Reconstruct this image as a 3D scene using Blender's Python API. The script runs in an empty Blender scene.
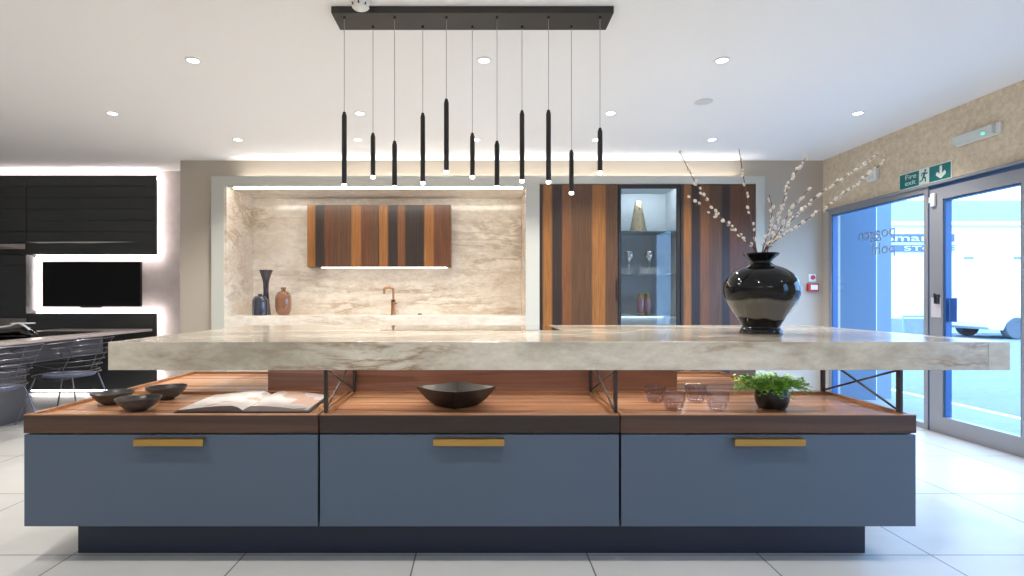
import bpy, bmesh, math, random
from mathutils import Vector, Matrix
random.seed(7)
PI = math.pi
S = bpy.context.scene
COL = S.collection

# ------------------------------------------------------------------ camera, world, exposure
F = 550.0; CX = 481.0; CY = 298.0; EYE = 1.15
cam = bpy.data.cameras.new('camera'); camo = bpy.data.objects.new('camera', cam); COL.objects.link(camo)
camo.location = (0, 0, EYE); camo.rotation_euler = (PI/2, 0, 0)
cam.sensor_width = 36; cam.lens = F/1024*36
cam.shift_x = (512-CX)/1024; cam.shift_y = (CY-288)/1024
cam.clip_start = .02; cam.clip_end = 200
S.camera = camo
S.view_settings.view_transform = 'Standard'; S.view_settings.look = 'None'
S.view_settings.exposure = 0.0; S.view_settings.gamma = 1.0
S.view_settings.use_curve_mapping = False
S.cycles.use_denoising = True
S.cycles.max_bounces = 10; S.cycles.diffuse_bounces = 5; S.cycles.glossy_bounces = 5
S.cycles.transmission_bounces = 8; S.cycles.transparent_max_bounces = 16
S.cycles.sample_clamp_indirect = 6; S.cycles.caustics_reflective = False; S.cycles.caustics_refractive = False
w = bpy.data.worlds.new('sky'); S.world = w; w.use_nodes = True
bg = w.node_tree.nodes['Background']
bg.inputs[0].default_value = (.32, .57, 1, 1); bg.inputs[1].default_value = 8.8
DOWN = 90.0          # watts of one downlight
PEND = 3.0
LED = 14.0

def P(px, py, Y):    # pixel + depth -> point (used only to take measurements off the photograph)
    return Vector(((px-CX)/F*Y, Y, EYE-(py-CY)/F*Y))

def area(name, loc, rot, sx, sy, watts, col=(1, .97, .93)):
    l = bpy.data.lights.new(name, 'AREA'); l.shape = 'RECTANGLE'; l.size = sx; l.size_y = sy; l.energy = watts; l.color = col
    o = bpy.data.objects.new(name, l); COL.objects.link(o); o.location = loc; o.rotation_euler = rot; return o
# unseen fill lights added behind the camera to brighten the island trays
REAR = 30
for _x in (-5.2, -1.9, 1.4):
    for _y in (-2.6, -6.2): area('ceiling_panel_light', (_x, _y, 2.69), (0, 0, 0), 1.5, .6, REAR)

# ------------------------------------------------------------------ materials
def newmat(n):
    m = bpy.data.materials.new(n); m.use_nodes = True
    return m, m.node_tree, m.node_tree.nodes['Principled BSDF']
def mat(n, c, rough=.5, metal=0, spec=.5, coat=0, emis=None, es=0, trans=0, ior=1.45, bump=0, bscale=50):
    m, nt, b = newmat(n)
    b.inputs['Base Color'].default_value = (*c, 1); b.inputs['Roughness'].default_value = rough
    b.inputs['Metallic'].default_value = metal; b.inputs['Specular IOR Level'].default_value = spec
    b.inputs['Coat Weight'].default_value = coat; b.inputs['Coat Roughness'].default_value = .05
    b.inputs['Transmission Weight'].default_value = trans; b.inputs['IOR'].default_value = ior
    if emis: b.inputs['Emission Color'].default_value = (*emis, 1); b.inputs['Emission Strength'].default_value = es
    tc = nt.nodes.new('ShaderNodeTexCoord'); no = nt.nodes.new('ShaderNodeTexNoise')
    no.inputs['Scale'].default_value = bscale; no.inputs['Detail'].default_value = 4
    nt.links.new(tc.outputs['Object'], no.inputs['Vector'])
    mr = nt.nodes.new('ShaderNodeMapRange')
    mr.inputs['To Min'].default_value = max(0, rough-.03); mr.inputs['To Max'].default_value = min(1, rough+.03)
    nt.links.new(no.outputs['Fac'], mr.inputs['Value']); nt.links.new(mr.outputs[0], b.inputs['Roughness'])
    if bump:
        bp = nt.nodes.new('ShaderNodeBump'); bp.inputs['Strength'].default_value = bump; bp.inputs['Distance'].default_value = .004
        nt.links.new(no.outputs['Fac'], bp.inputs['Height']); nt.links.new(bp.outputs[0], b.inputs['Normal'])
    return m
def ramp(nt, stops, interp='LINEAR'):
    r = nt.nodes.new('ShaderNodeValToRGB'); r.color_ramp.interpolation = interp
    e = r.color_ramp.elements
    while len(e) < len(stops): e.new(.5)
    for i, (p, c) in enumerate(stops):
        e[i].position = p
        e[i].color = (*c, 1) if len(c) == 3 else c
    return r
def tex(nt, kind, vec, **kw):
    n = nt.nodes.new(kind)
    for k, v in kw.items(): n.inputs[k].default_value = v
    nt.links.new(vec, n.inputs['Vector']); return n
def mapping(nt, src='Object', scale=(1,1,1), loc=(0,0,0), rot=(0,0,0)):
    tc = nt.nodes.new('ShaderNodeTexCoord'); mp = nt.nodes.new('ShaderNodeMapping')
    mp.inputs['Scale'].default_value = scale; mp.inputs['Location'].default_value = loc; mp.inputs['Rotation'].default_value = rot
    nt.links.new(tc.outputs[src], mp.inputs['Vector']); return mp.outputs['Vector']
def mixc(nt, a, b, fac, blend='MIX'):
    m = nt.nodes.new('ShaderNodeMix'); m.data_type = 'RGBA'; m.blend_type = blend
    for i, v in ((6, a), (7, b)):
        if isinstance(v, tuple): m.inputs[i].default_value = (*v, 1)
        else: nt.links.new(v, m.inputs[i])
    if isinstance(fac, (int, float)): m.inputs[0].default_value = fac
    else: nt.links.new(fac, m.inputs[0])
    return m.outputs[2]

def marble(n, base, warm, cold, rough=.12, scale=1.6, amount=1.0, coat=0):
    """soft cloudy quartzite with long drifting warm veins"""
    m, nt, b = newmat(n)
    v = mapping(nt, scale=(scale*.5, scale*.8, scale*1.3), rot=(0, .22, 0))
    n1 = tex(nt, 'ShaderNodeTexNoise', v, Scale=1.1, Detail=6, Roughness=.55, Distortion=.5)
    v2 = mapping(nt, scale=(scale*.42, scale*.8, scale*1.9), loc=(3, 1, 2), rot=(0, .30, 0))
    n2 = tex(nt, 'ShaderNodeTexNoise', v2, Scale=1.7, Detail=10, Roughness=.68, Distortion=.45)
    v4 = mapping(nt, scale=(scale*.3, scale*.6, scale*1.0), loc=(8, 4, 5), rot=(0, .5, 0))
    n4 = tex(nt, 'ShaderNodeTexNoise', v4, Scale=1.6, Detail=4, Roughness=.5)
    v3 = mapping(nt, scale=(2.5, 4, 5), loc=(7, 0, 0))
    n3 = tex(nt, 'ShaderNodeTexNoise', v3, Scale=5, Detail=9, Roughness=.75)
    r1 = ramp(nt, [(.38, (0, 0, 0)), (.64, (1, 1, 1))]); nt.links.new(n1.outputs['Fac'], r1.inputs[0])
    r2 = ramp(nt, [(.44, (0, 0, 0)), (.50, (1, 1, 1)), (.515, (.45, .45, .45)), (.60, (0, 0, 0))]); nt.links.new(n2.outputs['Fac'], r2.inputs[0])
    r4 = ramp(nt, [(.42, (0, 0, 0)), (.60, (1, 1, 1))]); nt.links.new(n4.outputs['Fac'], r4.inputs[0])
    r3 = ramp(nt, [(.35, (.80, .79, .78)), (.65, (1.06, 1.06, 1.06))]); nt.links.new(n3.outputs['Fac'], r3.inputs[0])
    c = mixc(nt, base, cold, r1.outputs[0])
    mul = nt.nodes.new('ShaderNodeMath'); mul.operation = 'MULTIPLY'
    nt.links.new(r2.outputs[0], mul.inputs[0]); nt.links.new(r4.outputs[0], mul.inputs[1])
    mu2 = nt.nodes.new('ShaderNodeMath'); mu2.operation = 'MULTIPLY'; mu2.inputs[1].default_value = .55*amount
    nt.links.new(mul.outputs[0], mu2.inputs[0])
    c = mixc(nt, c, warm, mu2.outputs[0])
    c = mixc(nt, c, r3.outputs[0], 1.0, 'MULTIPLY')
    nt.links.new(c, b.inputs['Base Color'])
    b.inputs['Roughness'].default_value = rough; b.inputs['Coat Weight'].default_value = coat; b.inputs['Coat Roughness'].default_value = .03
    return m

OR = (.27, .115, .032); DK = (.030, .020, .017); MB = (.098, .049, .024); RB = (.115, .046, .022); OB = (.165, .068, .026)
def veneer(n, stops, rough=.33, gain=1.0):
    """vertical multi-tone walnut strips laid side by side across a door"""
    m, nt, b = newmat(n)
    tc = nt.nodes.new('ShaderNodeTexCoord'); sx = nt.nodes.new('ShaderNodeSeparateXYZ')
    nt.links.new(tc.outputs['Generated'], sx.inputs[0])
    v = mapping(nt, scale=(38, 6, 1.1)); g = tex(nt, 'ShaderNodeTexNoise', v, Scale=2.2, Detail=7, Roughness=.6, Distortion=.6)
    wob = nt.nodes.new('ShaderNodeMath'); wob.operation = 'MULTIPLY_ADD'; wob.inputs[1].default_value = .02
    nt.links.new(g.outputs['Fac'], wob.inputs[0]); nt.links.new(sx.outputs[0], wob.inputs[2])
    sub = nt.nodes.new('ShaderNodeMath'); sub.operation = 'SUBTRACT'; sub.inputs[1].default_value = .01
    nt.links.new(wob.outputs[0], sub.inputs[0])
    st = []
    for i, (p, c) in enumerate(stops):
        c = tuple(x*gain for x in c)
        if i: st.append((max(p-.010, 0), tuple(x*gain for x in stops[i-1][1]))); st.append((p+.012, c))
        else: st.append((0, c))
    r = ramp(nt, st); nt.links.new(sub.outputs[0], r.inputs[0])
    gr = ramp(nt, [(.3, (.60, .58, .56)), (.7, (1.35, 1.3, 1.26))]); nt.links.new(g.outputs['Fac'], gr.inputs[0])
    c = mixc(nt, r.outputs[0], gr.outputs[0], 1, 'MULTIPLY')
    nt.links.new(c, b.inputs['Base Color']); b.inputs['Roughness'].default_value = rough
    return m
def walnut(n, stops, rough=.3, sy=9.0, sx=.35, axis='x', seed=0):
    """walnut with the grain running along x, strips across y and z"""
    m, nt, b = newmat(n)
    sc = (sx, sy, sy) if axis == 'x' else (sy, sx, sy)
    v = mapping(nt, scale=sc, loc=(seed, seed*1.7, seed*.3))
    s1 = tex(nt, 'ShaderNodeTexVoronoi', v, Scale=1.0, Randomness=.75)
    bw = nt.nodes.new('ShaderNodeSeparateColor'); nt.links.new(s1.outputs['Color'], bw.inputs[0])
    sc2 = (1.2, 55, 55) if axis == 'x' else (55, 1.2, 55)
    v2 = mapping(nt, scale=sc2); g = tex(nt, 'ShaderNodeTexNoise', v2, Scale=1.5, Detail=7, Roughness=.65, Distortion=.5)
    r = ramp(nt, stops); nt.links.new(bw.outputs[0], r.inputs[0])
    gr = ramp(nt, [(.3, (.7, .69, .68)), (.7, (1.2, 1.2, 1.2))]); nt.links.new(g.outputs['Fac'], gr.inputs[0])
    c = mixc(nt, r.outputs[0], gr.outputs[0], 1, 'MULTIPLY')
    nt.links.new(c, b.inputs['Base Color']); b.inputs['Roughness'].default_value = rough
    return m
def pane_glass(n, tint=(1, 1, 1), rough=.0, ior=1.5):
    """thin sheet: fresnel reflection over a clear body"""
    m = bpy.data.materials.new(n); m.use_nodes = True; nt = m.node_tree; nt.nodes.clear()
    o = nt.nodes.new('ShaderNodeOutputMaterial'); t = nt.nodes.new('ShaderNodeBsdfTransparent'); g = nt.nodes.new('ShaderNodeBsdfGlossy')
    t.inputs[0].default_value = (*tint, 1); g.inputs['Roughness'].default_value = rough
    fr = nt.nodes.new('ShaderNodeFresnel'); fr.inputs[0].default_value = ior
    ge = nt.nodes.new('ShaderNodeNewGeometry'); iv = nt.nodes.new('ShaderNodeMath'); iv.operation = 'SUBTRACT'; iv.inputs[0].default_value = 1
    nt.links.new(ge.outputs['Backfacing'], iv.inputs[1])
    mu = nt.nodes.new('ShaderNodeMath'); mu.operation = 'MULTIPLY'; nt.links.new(fr.outputs[0], mu.inputs[0]); nt.links.new(iv.outputs[0], mu.inputs[1])
    mx = nt.nodes.new('ShaderNodeMixShader'); nt.links.new(mu.outputs[0], mx.inputs[0])
    nt.links.new(t.outputs[0], mx.inputs[1]); nt.links.new(g.outputs[0], mx.inputs[2]); nt.links.new(mx.outputs[0], o.inputs[0])
    return m
def emit(n, c, s):
    m = bpy.data.materials.new(n); m.use_nodes = True; nt = m.node_tree; nt.nodes.clear()
    o = nt.nodes.new('ShaderNodeOutputMaterial'); e = nt.nodes.new('ShaderNodeEmission')
    e.inputs[0].default_value = (*c, 1); e.inputs[1].default_value = s; nt.links.new(e.outputs[0], o.inputs[0]); return m
def tiles(n):
    m, nt, b = newmat(n)
    v = mapping(nt, loc=(.292, -2.461, 0))
    br = nt.nodes.new('ShaderNodeTexBrick'); br.offset = 0; br.squash = 1
    br.inputs['Scale'].default_value = 1; br.inputs['Brick Width'].default_value = .768; br.inputs['Row Height'].default_value = .772
    br.inputs['Mortar Size'].default_value = .0032; br.inputs['Mortar Smooth'].default_value = 0; br.inputs['Bias'].default_value = 0
    br.inputs['Color1'].default_value = (.58, .58, .57, 1); br.inputs['Color2'].default_value = (.54, .54, .53, 1); br.inputs['Mortar'].default_value = (.13, .13, .13, 1)
    nt.links.new(v, br.inputs['Vector'])
    no = tex(nt, 'ShaderNodeTexNoise', mapping(nt, scale=(1, 2.5, 1)), Scale=2.5, Detail=8, Roughness=.6)
    r = ramp(nt, [(.3, (.93, .93, .93)), (.7, (1, 1, 1))]); nt.links.new(no.outputs['Fac'], r.inputs[0])
    c = mixc(nt, br.outputs['Color'], r.outputs[0], 1, 'MULTIPLY')
    nt.links.new(c, b.inputs['Base Color']); b.inputs['Roughness'].default_value = .34; b.inputs['Specular IOR Level'].default_value = .15
    return m
def speckle(n, c1, c2, scale=30, rough=.8, bump=.3):
    m, nt, b = newmat(n)
    no = tex(nt, 'ShaderNodeTexNoise', mapping(nt), Scale=scale, Detail=8, Roughness=.75)
    r = ramp(nt, [(.38, c1), (.62, c2)]); nt.links.new(no.outputs['Fac'], r.inputs[0]); nt.links.new(r.outputs[0], b.inputs['Base Color'])
    bp = nt.nodes.new('ShaderNodeBump'); bp.inputs['Strength'].default_value = bump; bp.inputs['Distance'].default_value = .004
    nt.links.new(no.outputs['Fac'], bp.inputs['Height']); nt.links.new(bp.outputs[0], b.inputs['Normal'])
    b.inputs['Roughness'].default_value = rough
    return m
def page_art(n, seed):
    m, nt, b = newmat(n)
    v = mapping(nt, src='Generated', scale=(1, 1, 0), loc=(seed, seed*.6, 0))
    vo = tex(nt, 'ShaderNodeTexVoronoi', v, Scale=2.3); vo.distance = 'CHEBYCHEV'
    sp = nt.nodes.new('ShaderNodeSeparateColor'); nt.links.new(vo.outputs['Color'], sp.inputs[0])
    r = ramp(nt, [(0, (.86, .86, .88)), (.3, (.86, .84, .84)), (.45, (.66, .44, .32)), (.6, (.24, .22, .28)), (.68, (.88, .88, .88)), (.9, (.36, .33, .40))], 'CONSTANT')
    nt.links.new(sp.outputs[0], r.inputs[0])
    no = tex(nt, 'ShaderNodeTexNoise', v, Scale=7, Detail=6)
    mf = nt.nodes.new('ShaderNodeMath'); mf.operation = 'MULTIPLY'; mf.inputs[1].default_value = .35; nt.links.new(no.outputs['Fac'], mf.inputs[0])
    c = mixc(nt, r.outputs[0], (.8, .8, .8), mf.outputs[0])
    nt.links.new(c, b.inputs['Base Color']); b.inputs['Roughness'].default_value = .22; return m

M = {}
M['ceiling'] = mat('ceiling_paint', (.88, .875, .87), .9)
M['greige'] = mat('greige_paint', (.49, .43, .36), .85)
M['surround'] = mat('surround_paint', (.52, .52, .47), .6)
M['white_wall'] = mat('white_wall_paint', (.72, .71, .70), .85)
M['pink_wall'] = speckle('pale_textured_panel', (.60, .52, .50), (.68, .61, .59), 5, .6, .05)
M['wallpaper'] = speckle('beige_flecked_wallpaper', (.60, .48, .34), (.76, .65, .49), 22, .85, .4)
M['tiles'] = tiles('grey_porcelain_tile')
M['marble_nook'] = marble('beige_veined_quartzite', (.82, .76, .67), (.38, .26, .15), (.68, .59, .49), .13, 1.25, 1.3)
M['marble_slab'] = marble('honed_quartzite', (.60, .55, .46), (.24, .155, .085), (.35, .315, .25), .16, 2.4, 1.7)
M['marble_end'] = marble('pale_quartzite_end', (.50, .46, .36), (.40, .33, .24), (.46, .43, .35), .2, 2.2, .5)
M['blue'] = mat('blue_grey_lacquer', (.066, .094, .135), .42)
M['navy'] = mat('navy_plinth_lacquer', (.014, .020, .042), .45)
M['gap'] = mat('black_shadow_gap', (.01, .01, .01), .7)
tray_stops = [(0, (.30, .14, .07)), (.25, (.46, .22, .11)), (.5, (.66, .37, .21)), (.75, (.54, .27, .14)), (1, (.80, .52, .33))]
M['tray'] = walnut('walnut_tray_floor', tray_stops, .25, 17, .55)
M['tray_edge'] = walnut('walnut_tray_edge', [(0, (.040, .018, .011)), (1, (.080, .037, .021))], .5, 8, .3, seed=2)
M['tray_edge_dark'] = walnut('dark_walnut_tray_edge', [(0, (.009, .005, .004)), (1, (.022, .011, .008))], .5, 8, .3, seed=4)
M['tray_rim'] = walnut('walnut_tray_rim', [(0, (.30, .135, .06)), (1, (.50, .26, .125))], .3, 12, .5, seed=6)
M['box_wood'] = walnut('walnut_box_side', [(0, (.14, .065, .042)), (.5, (.22, .105, .07)), (1, (.27, .14, .095))], .3, 14, .8, seed=5)
SEQ = [(0, OR), (.15, DK), (.28, OB), (.40, MB), (.67, OR), (.82, RB)]
M['door_l'] = veneer('walnut_strip_veneer_a', [(0, DK), (.035, OR), (.15, DK), (.28, OB), (.40, MB), (.67, OR), (.84, MB)])
M['door_r'] = veneer('walnut_strip_veneer_b', [(0, DK), (.04, OR), (.14, DK), (.26, OB), (.38, MB), (.55, DK), (.66, RB), (.84, MB)], gain=.9)
M['hang_l'] = veneer('walnut_strip_veneer_c', [(0, OR), (.11, DK), (.24, RB), (.35, MB), (.62, OR), (.75, RB), (.9, MB)], gain=1.15)
M['hang_r'] = veneer('walnut_strip_veneer_d', [(0, OR), (.12, DK), (.26, OB), (.36, DK), (.63, OR), (.76, RB)], gain=1.15)
M['brass'] = mat('brushed_brass', (.42, .26, .08), .36, 1)
M['pale_brass'] = mat('satin_pale_brass', (.66, .53, .34), .28, 1)
M['copper'] = mat('copper_tap', (.60, .30, .14), .25, 1)
M['black_metal'] = mat('black_powder_coat', (.02, .018, .018), .45)
M['canopy'] = mat('black_canopy_paint', (.035, .032, .029), .5)
M['charcoal'] = mat('charcoal_cabinet', (.040, .042, .042), .45)
M['charcoal2'] = mat('charcoal_groove', (.015, .015, .015), .6)
M['screen'] = mat('tv_screen', (.002, .002, .002), .08, spec=.25)
M['tv_case'] = mat('tv_case', (.01, .01, .01), .4)
M['chrome'] = mat('chrome', (.7, .7, .72), .15, 1)
M['steel'] = mat('silver_goblet', (.65, .63, .62), .18, 1)
M['vase_black'] = mat('black_gloss_ceramic', (.006, .006, .007), .04, coat=1)
m, nt, b = newmat('black_gloss_grey_band')
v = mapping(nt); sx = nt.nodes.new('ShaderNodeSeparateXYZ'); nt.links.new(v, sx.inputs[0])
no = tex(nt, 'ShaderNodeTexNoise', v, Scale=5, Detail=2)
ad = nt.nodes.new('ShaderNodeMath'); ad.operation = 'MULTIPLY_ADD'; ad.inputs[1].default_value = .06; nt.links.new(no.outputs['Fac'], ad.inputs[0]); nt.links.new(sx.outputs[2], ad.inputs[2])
rr_ = ramp(nt, [(0, (.006, .006, .007)), (.108, (.006, .006, .007)), (.112, (.15, .14, .125)), (.200, (.12, .112, .10)), (.210, (.006, .006, .007))]); nt.links.new(ad.outputs[0], rr_.inputs[0])  # grey band with a wavy edge low on the black body
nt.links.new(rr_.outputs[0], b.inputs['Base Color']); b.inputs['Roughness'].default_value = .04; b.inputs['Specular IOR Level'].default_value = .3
M['vase_banded'] = m
M['bowl'] = mat('dark_stoneware', (.050, .049, .050), .3, bump=.3, bscale=90)
M['bronze'] = mat('dark_bronze_bowl', (.010, .007, .006), .4, 0, coat=.15)
M['smoke'] = pane_glass('smoked_mauve_glass', (.87, .835, .845), .0, 2.0)
M['dark_vase'] = mat('dark_plum_glass', (.018, .010, .022), .06, coat=1)
M['blue_bottle'] = mat('blue_black_glass', (.03, .035, .05), .08, coat=1)
M['amber'] = mat('amber_glass', (.42, .20, .11), .06, coat=1, trans=.7)
M['mauve'] = mat('mauve_glass', (.20, .11, .15), .1, coat=.8)
M['twig'] = mat('willow_bark', (.17, .075, .05), .7)
M['catkin'] = mat('catkin_fluff', (.80, .72, .62), .95, bump=.5)
M['leaf'] = mat('bright_green_leaf', (.34, .62, .08), .5)
M['leaf2'] = mat('deep_green_leaf', (.16, .42, .07), .5)
M['pot'] = mat('black_matt_pot', (.015, .014, .014), .35)
M['soil'] = mat('soil', (.03, .02, .012), .95, bump=.6)
M['pan_l'] = page_art('printed_page_left', 1.3); M['pan_r'] = page_art('printed_page_right', 4.1)
M['paper'] = mat('paper_edge', (.40, .38, .37), .7)
M['page_edge_l'] = mat('shaded_page_block', (.16, .14, .14), .7)  # darker copy of the page edges, shade put into the colour
M['cover'] = mat('book_cover', (.03, .022, .022), .4)
M['hob'] = mat('black_glass_hob', (.008, .008, .009), .03, coat=1)
M['glass'] = pane_glass('window_glass', (.93, .97, .98))
M['shelf_glass'] = mat('shelf_glass', (.30, .40, .42), .05, trans=.5, ior=1.45)
M['cab_glass'] = pane_glass('cabinet_glass', (.88, .91, .93), .0, 1.75)
M['cab_in'] = mat('cabinet_lining', (.50, .56, .60), .45)
M['frame_grey'] = mat('grey_aluminium_frame', (.26, .27, .30), .4)
M['frame_dark'] = mat('blue_grey_gasket', (.035, .10, .26), .3)  # sky reflection on the frame edges painted in as blue
M['white_plastic'] = mat('white_plastic', (.75, .75, .73), .35)
M['sign_green'] = mat('sign_green', (.0, .17, .18), .35)
M['sign_white'] = mat('sign_white', (.75, .82, .76), .4)
M['red'] = mat('red_plastic', (.50, .02, .025), .35)
M['green_led'] = emit('green_indicator', (.05, 1, .45), 2.5)
M['diffuser'] = mat('opal_diffuser', (.62, .66, .64), .3)
M['bulb'] = emit('downlight_lens', (1, .96, .90), 14)
M['pend_tip'] = emit('pendant_lens', (1, .97, .93), 9)
M['led'] = emit('warm_led_strip', (1, .93, .84), LED)
M['led_white'] = emit('neutral_led_strip', (1, .92, .90), LED*1.6)
M['etch'] = mat('grey_vinyl_letters', (.20, .26, .33), .6)
M['notice'] = mat('notice_paper', (.60, .57, .60), .7)
M['table'] = mat('stone_grey_tabletop', (.42, .36, .34), .3)
M['apron'] = mat('grey_lacquer', (.12, .12, .13), .5)
M['splash'] = speckle('grey_stone_splashback', (.17, .15, .15), (.24, .21, .21), 8, .4, .05)
M['wire'] = mat('steel_wire', (.17, .17, .20), .3, .8)
M['pad'] = mat('blue_grey_seat_pad', (.10, .12, .20), .8, bump=.3, bscale=120)
M['render_pier'] = mat('pale_render', (.10, .15, .22), .9, bump=.3)  # pale render with the blue of the skylight put into its colour
M['render_white'] = mat('white_render', (.85, .85, .85), .9)
M['pipe'] = mat('white_pipe', (.85, .86, .88), .4)
M['road'] = speckle('asphalt_road', (.17, .17, .17), (.21, .21, .21), 14, .9, .2)
M['paving'] = speckle('pale_paving', (.23, .24, .23), (.27, .28, .27), 9, .9, .2)
M['line'] = mat('white_road_paint', (.80, .80, .80), .8)
M['roof'] = mat('grey_slate_roof', (.22, .25, .27), .8)
M['sign_blue'] = mat('blue_sign_board', (.10, .12, .42), .5)
M['car_white'] = mat('white_car_paint', (.75, .75, .75), .2, coat=1)
M['car_glass'] = mat('car_window', (.08, .11, .14), .08, coat=1)
M['tyre'] = mat('tyre_rubber', (.13, .13, .14), .8)
M['rail_green'] = mat('green_painted_steel', (.22, .32, .30), .5)
M['ornament'] = mat('black_gloss_ornament', (.008, .008, .008), .1, coat=1)

# ------------------------------------------------------------------ geometry helpers
def bm_new(): return bmesh.new()
def bx(bm, x0, x1, y0, y1, z0, z1, bev=0, seg=2):
    r = bmesh.ops.create_cube(bm, size=1)['verts']
    for v in r:
        v.co = Vector((x0+(v.co.x+.5)*(x1-x0), y0+(v.co.y+.5)*(y1-y0), z0+(v.co.z+.5)*(z1-z0)))
    if bev:
        es = {e for v in r for e in v.link_edges}
        bmesh.ops.bevel(bm, geom=list(es), offset=bev, segments=seg, profile=.5, affect='EDGES')
def tube(bm, pts, r, n=8, cap=True):
    pts = [Vector(p) for p in pts]; rr = r if isinstance(r, (list, tuple)) else [r]*len(pts)
    rings = []; up = None
    for i, p in enumerate(pts):
        t = (pts[min(i+1, len(pts)-1)]-pts[max(i-1, 0)])
        if t.length < 1e-9: t = Vector((0, 0, 1))
        t.normalize()
        if up is None: up = Vector((0, 0, 1)) if abs(t.z) < .9 else Vector((1, 0, 0))
        a = t.cross(up)
        if a.length < 1e-6: a = t.orthogonal()
        a.normalize(); b = t.cross(a).normalized(); up = -b if (-b).dot(up) > 0 else b
        b = t.cross(a).normalized()
        rings.append([bm.verts.new(p+(a*math.cos(2*PI*k/n)+b*math.sin(2*PI*k/n))*rr[i]) for k in range(n)])
    for i in range(len(rings)-1):
        for k in range(n):
            bm.faces.new((rings[i][k], rings[i][(k+1) % n], rings[i+1][(k+1) % n], rings[i+1][k]))
    if cap:
        bm.faces.new(list(reversed(rings[0]))); bm.faces.new(rings[-1])
def crom(pts, n=6):
    out = []; P_ = [pts[0]]+list(pts)+[pts[-1]]
    for i in range(1, len(P_)-2):
        p0, p1, p2, p3 = (Vector(q) for q in P_[i-1:i+3])
        for k in range(n):
            t = k/n
            out.append(.5*((2*p1)+(-p0+p2)*t+(2*p0-5*p1+4*p2-p3)*t*t+(-p0+3*p1-3*p2+p3)*t**3))
    out.append(Vector(P_[-2])); return out
def lathe(bm, prof, c=(0, 0, 0), n=40, smooth=0):
    c = Vector(c)
    if smooth: prof = [(v.x, v.y) for v in crom([Vector((a, b, 0)) for a, b in prof], smooth)]
    prev = None
    for r, h in prof:
        r = max(r, 0)
        ring = [bm.verts.new(c+Vector((0, 0, h)))] if r < 1e-5 else [bm.verts.new(c+Vector((r*math.cos(2*PI*k/n), r*math.sin(2*PI*k/n), h))) for k in range(n)]
        if prev:
            for k in range(n):
                a, b2 = prev[k % len(prev)], prev[(k+1) % len(prev)]; d, e = ring[k % len(ring)], ring[(k+1) % len(ring)]
                f = [a, b2, e, d]; g = []
                for q in f:
                    if q not in g: g.append(q)
                if len(g) > 2:
                    try: bm.faces.new(g)
                    except ValueError: pass
        prev = ring
def prism(bm, poly, axis, a0, a1):
    """poly: 2-D outline; axis 'x','y' or 'z' = extrusion axis"""
    def pt(u, v, a): return {'x': (a, u, v), 'y': (u, a, v), 'z': (u, v, a)}[axis]
    A = [bm.verts.new(pt(u, v, a0)) for u, v in poly]; B = [bm.verts.new(pt(u, v, a1)) for u, v in poly]
    n = len(poly); bm.faces.new(A); bm.faces.new(list(reversed(B)))
    for i in range(n): bm.faces.new((A[i], B[i], B[(i+1) % n], A[(i+1) % n]))
def obj(name, bm, m, parent=None, smooth=False, origin=None):
    """link one mesh object; geometry arrives in world metres and is made local to its parent or its own base"""
    bmesh.ops.recalc_face_normals(bm, faces=bm.faces)
    if parent is not None:
        o0 = Vector((0, 0, 0)); p = parent
        while p is not None: o0 += p.location; p = p.parent
    elif origin is not None: o0 = Vector(origin)
    else:
        xs = [v.co.x for v in bm.verts]; ys = [v.co.y for v in bm.verts]; zs = [v.co.z for v in bm.verts]
        o0 = Vector(((min(xs)+max(xs))/2, (min(ys)+max(ys))/2, min(zs)))
    for v in bm.verts: v.co -= o0
    me = bpy.data.meshes.new(name); bm.to_mesh(me); bm.free()
    for mm in (m if isinstance(m, (list, tuple)) else [m]): me.materials.append(mm)
    if smooth:
        for p in me.polygons: p.use_smooth = True
        try: me.set_sharp_from_angle(angle=math.radians(40))
        except Exception: pass
    o = bpy.data.objects.new(name, me); COL.objects.link(o)
    if parent is not None: o.parent = parent
    else: o.location = o0
    return o
def box(name, d, m, parent=None, bev=0, smooth=False):
    bm = bm_new(); bx(bm, *d, bev=bev); return obj(name, bm, m, parent)
def thing(name, label, cat, loc, group=None):
    o = bpy.data.objects.new(name, None); COL.objects.link(o); o.location = loc; o.empty_display_size = .1
    o['label'] = label; o['category'] = cat
    if group: o['group'] = group
    return o
def tag(o, label, cat, group=None):
    o['label'] = label; o['category'] = cat
    if group: o['group'] = group
    return o
def struct(o, label=None):
    o['kind'] = 'structure'
    if label: o['label'] = label; o['category'] = o.name.split('_')[0]
    return o
def dup(root, loc, label=None, rotz=None):
    r = root.copy(); COL.objects.link(r); r.location = loc
    if rotz is not None: r.rotation_euler.z = rotz
    if label: r['label'] = label
    for ch in list(root.children):
        c = ch.copy(); COL.objects.link(c); c.parent = r
        for g in list(ch.children):
            d = g.copy(); COL.objects.link(d); d.parent = c
    return r
def text(name, s, size, origin, xa, m, parent, depth=.002, normal=None, width=None):
    cu = bpy.data.curves.new('lettering', 'FONT'); cu.body = s; cu.size = size; cu.extrude = depth/2
    t = bpy.data.objects.new('lettering', cu); COL.objects.link(t)
    bpy.context.view_layer.update()
    me0 = t.to_mesh(); bm = bm_new(); bm.from_mesh(me0); t.to_mesh_clear()
    bpy.data.objects.remove(t); bpy.data.curves.remove(cu)
    xa = Vector(xa); za = Vector((0, 0, 1)); na = xa.cross(za)
    wd = max(v.co.x for v in bm.verts)-min(v.co.x for v in bm.verts)
    k = width/wd if width else 1
    for v in bm.verts: v.co = Vector(origin)+xa*v.co.x*k+za*v.co.y+na*v.co.z
    return obj(name, bm, m, parent)
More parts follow.
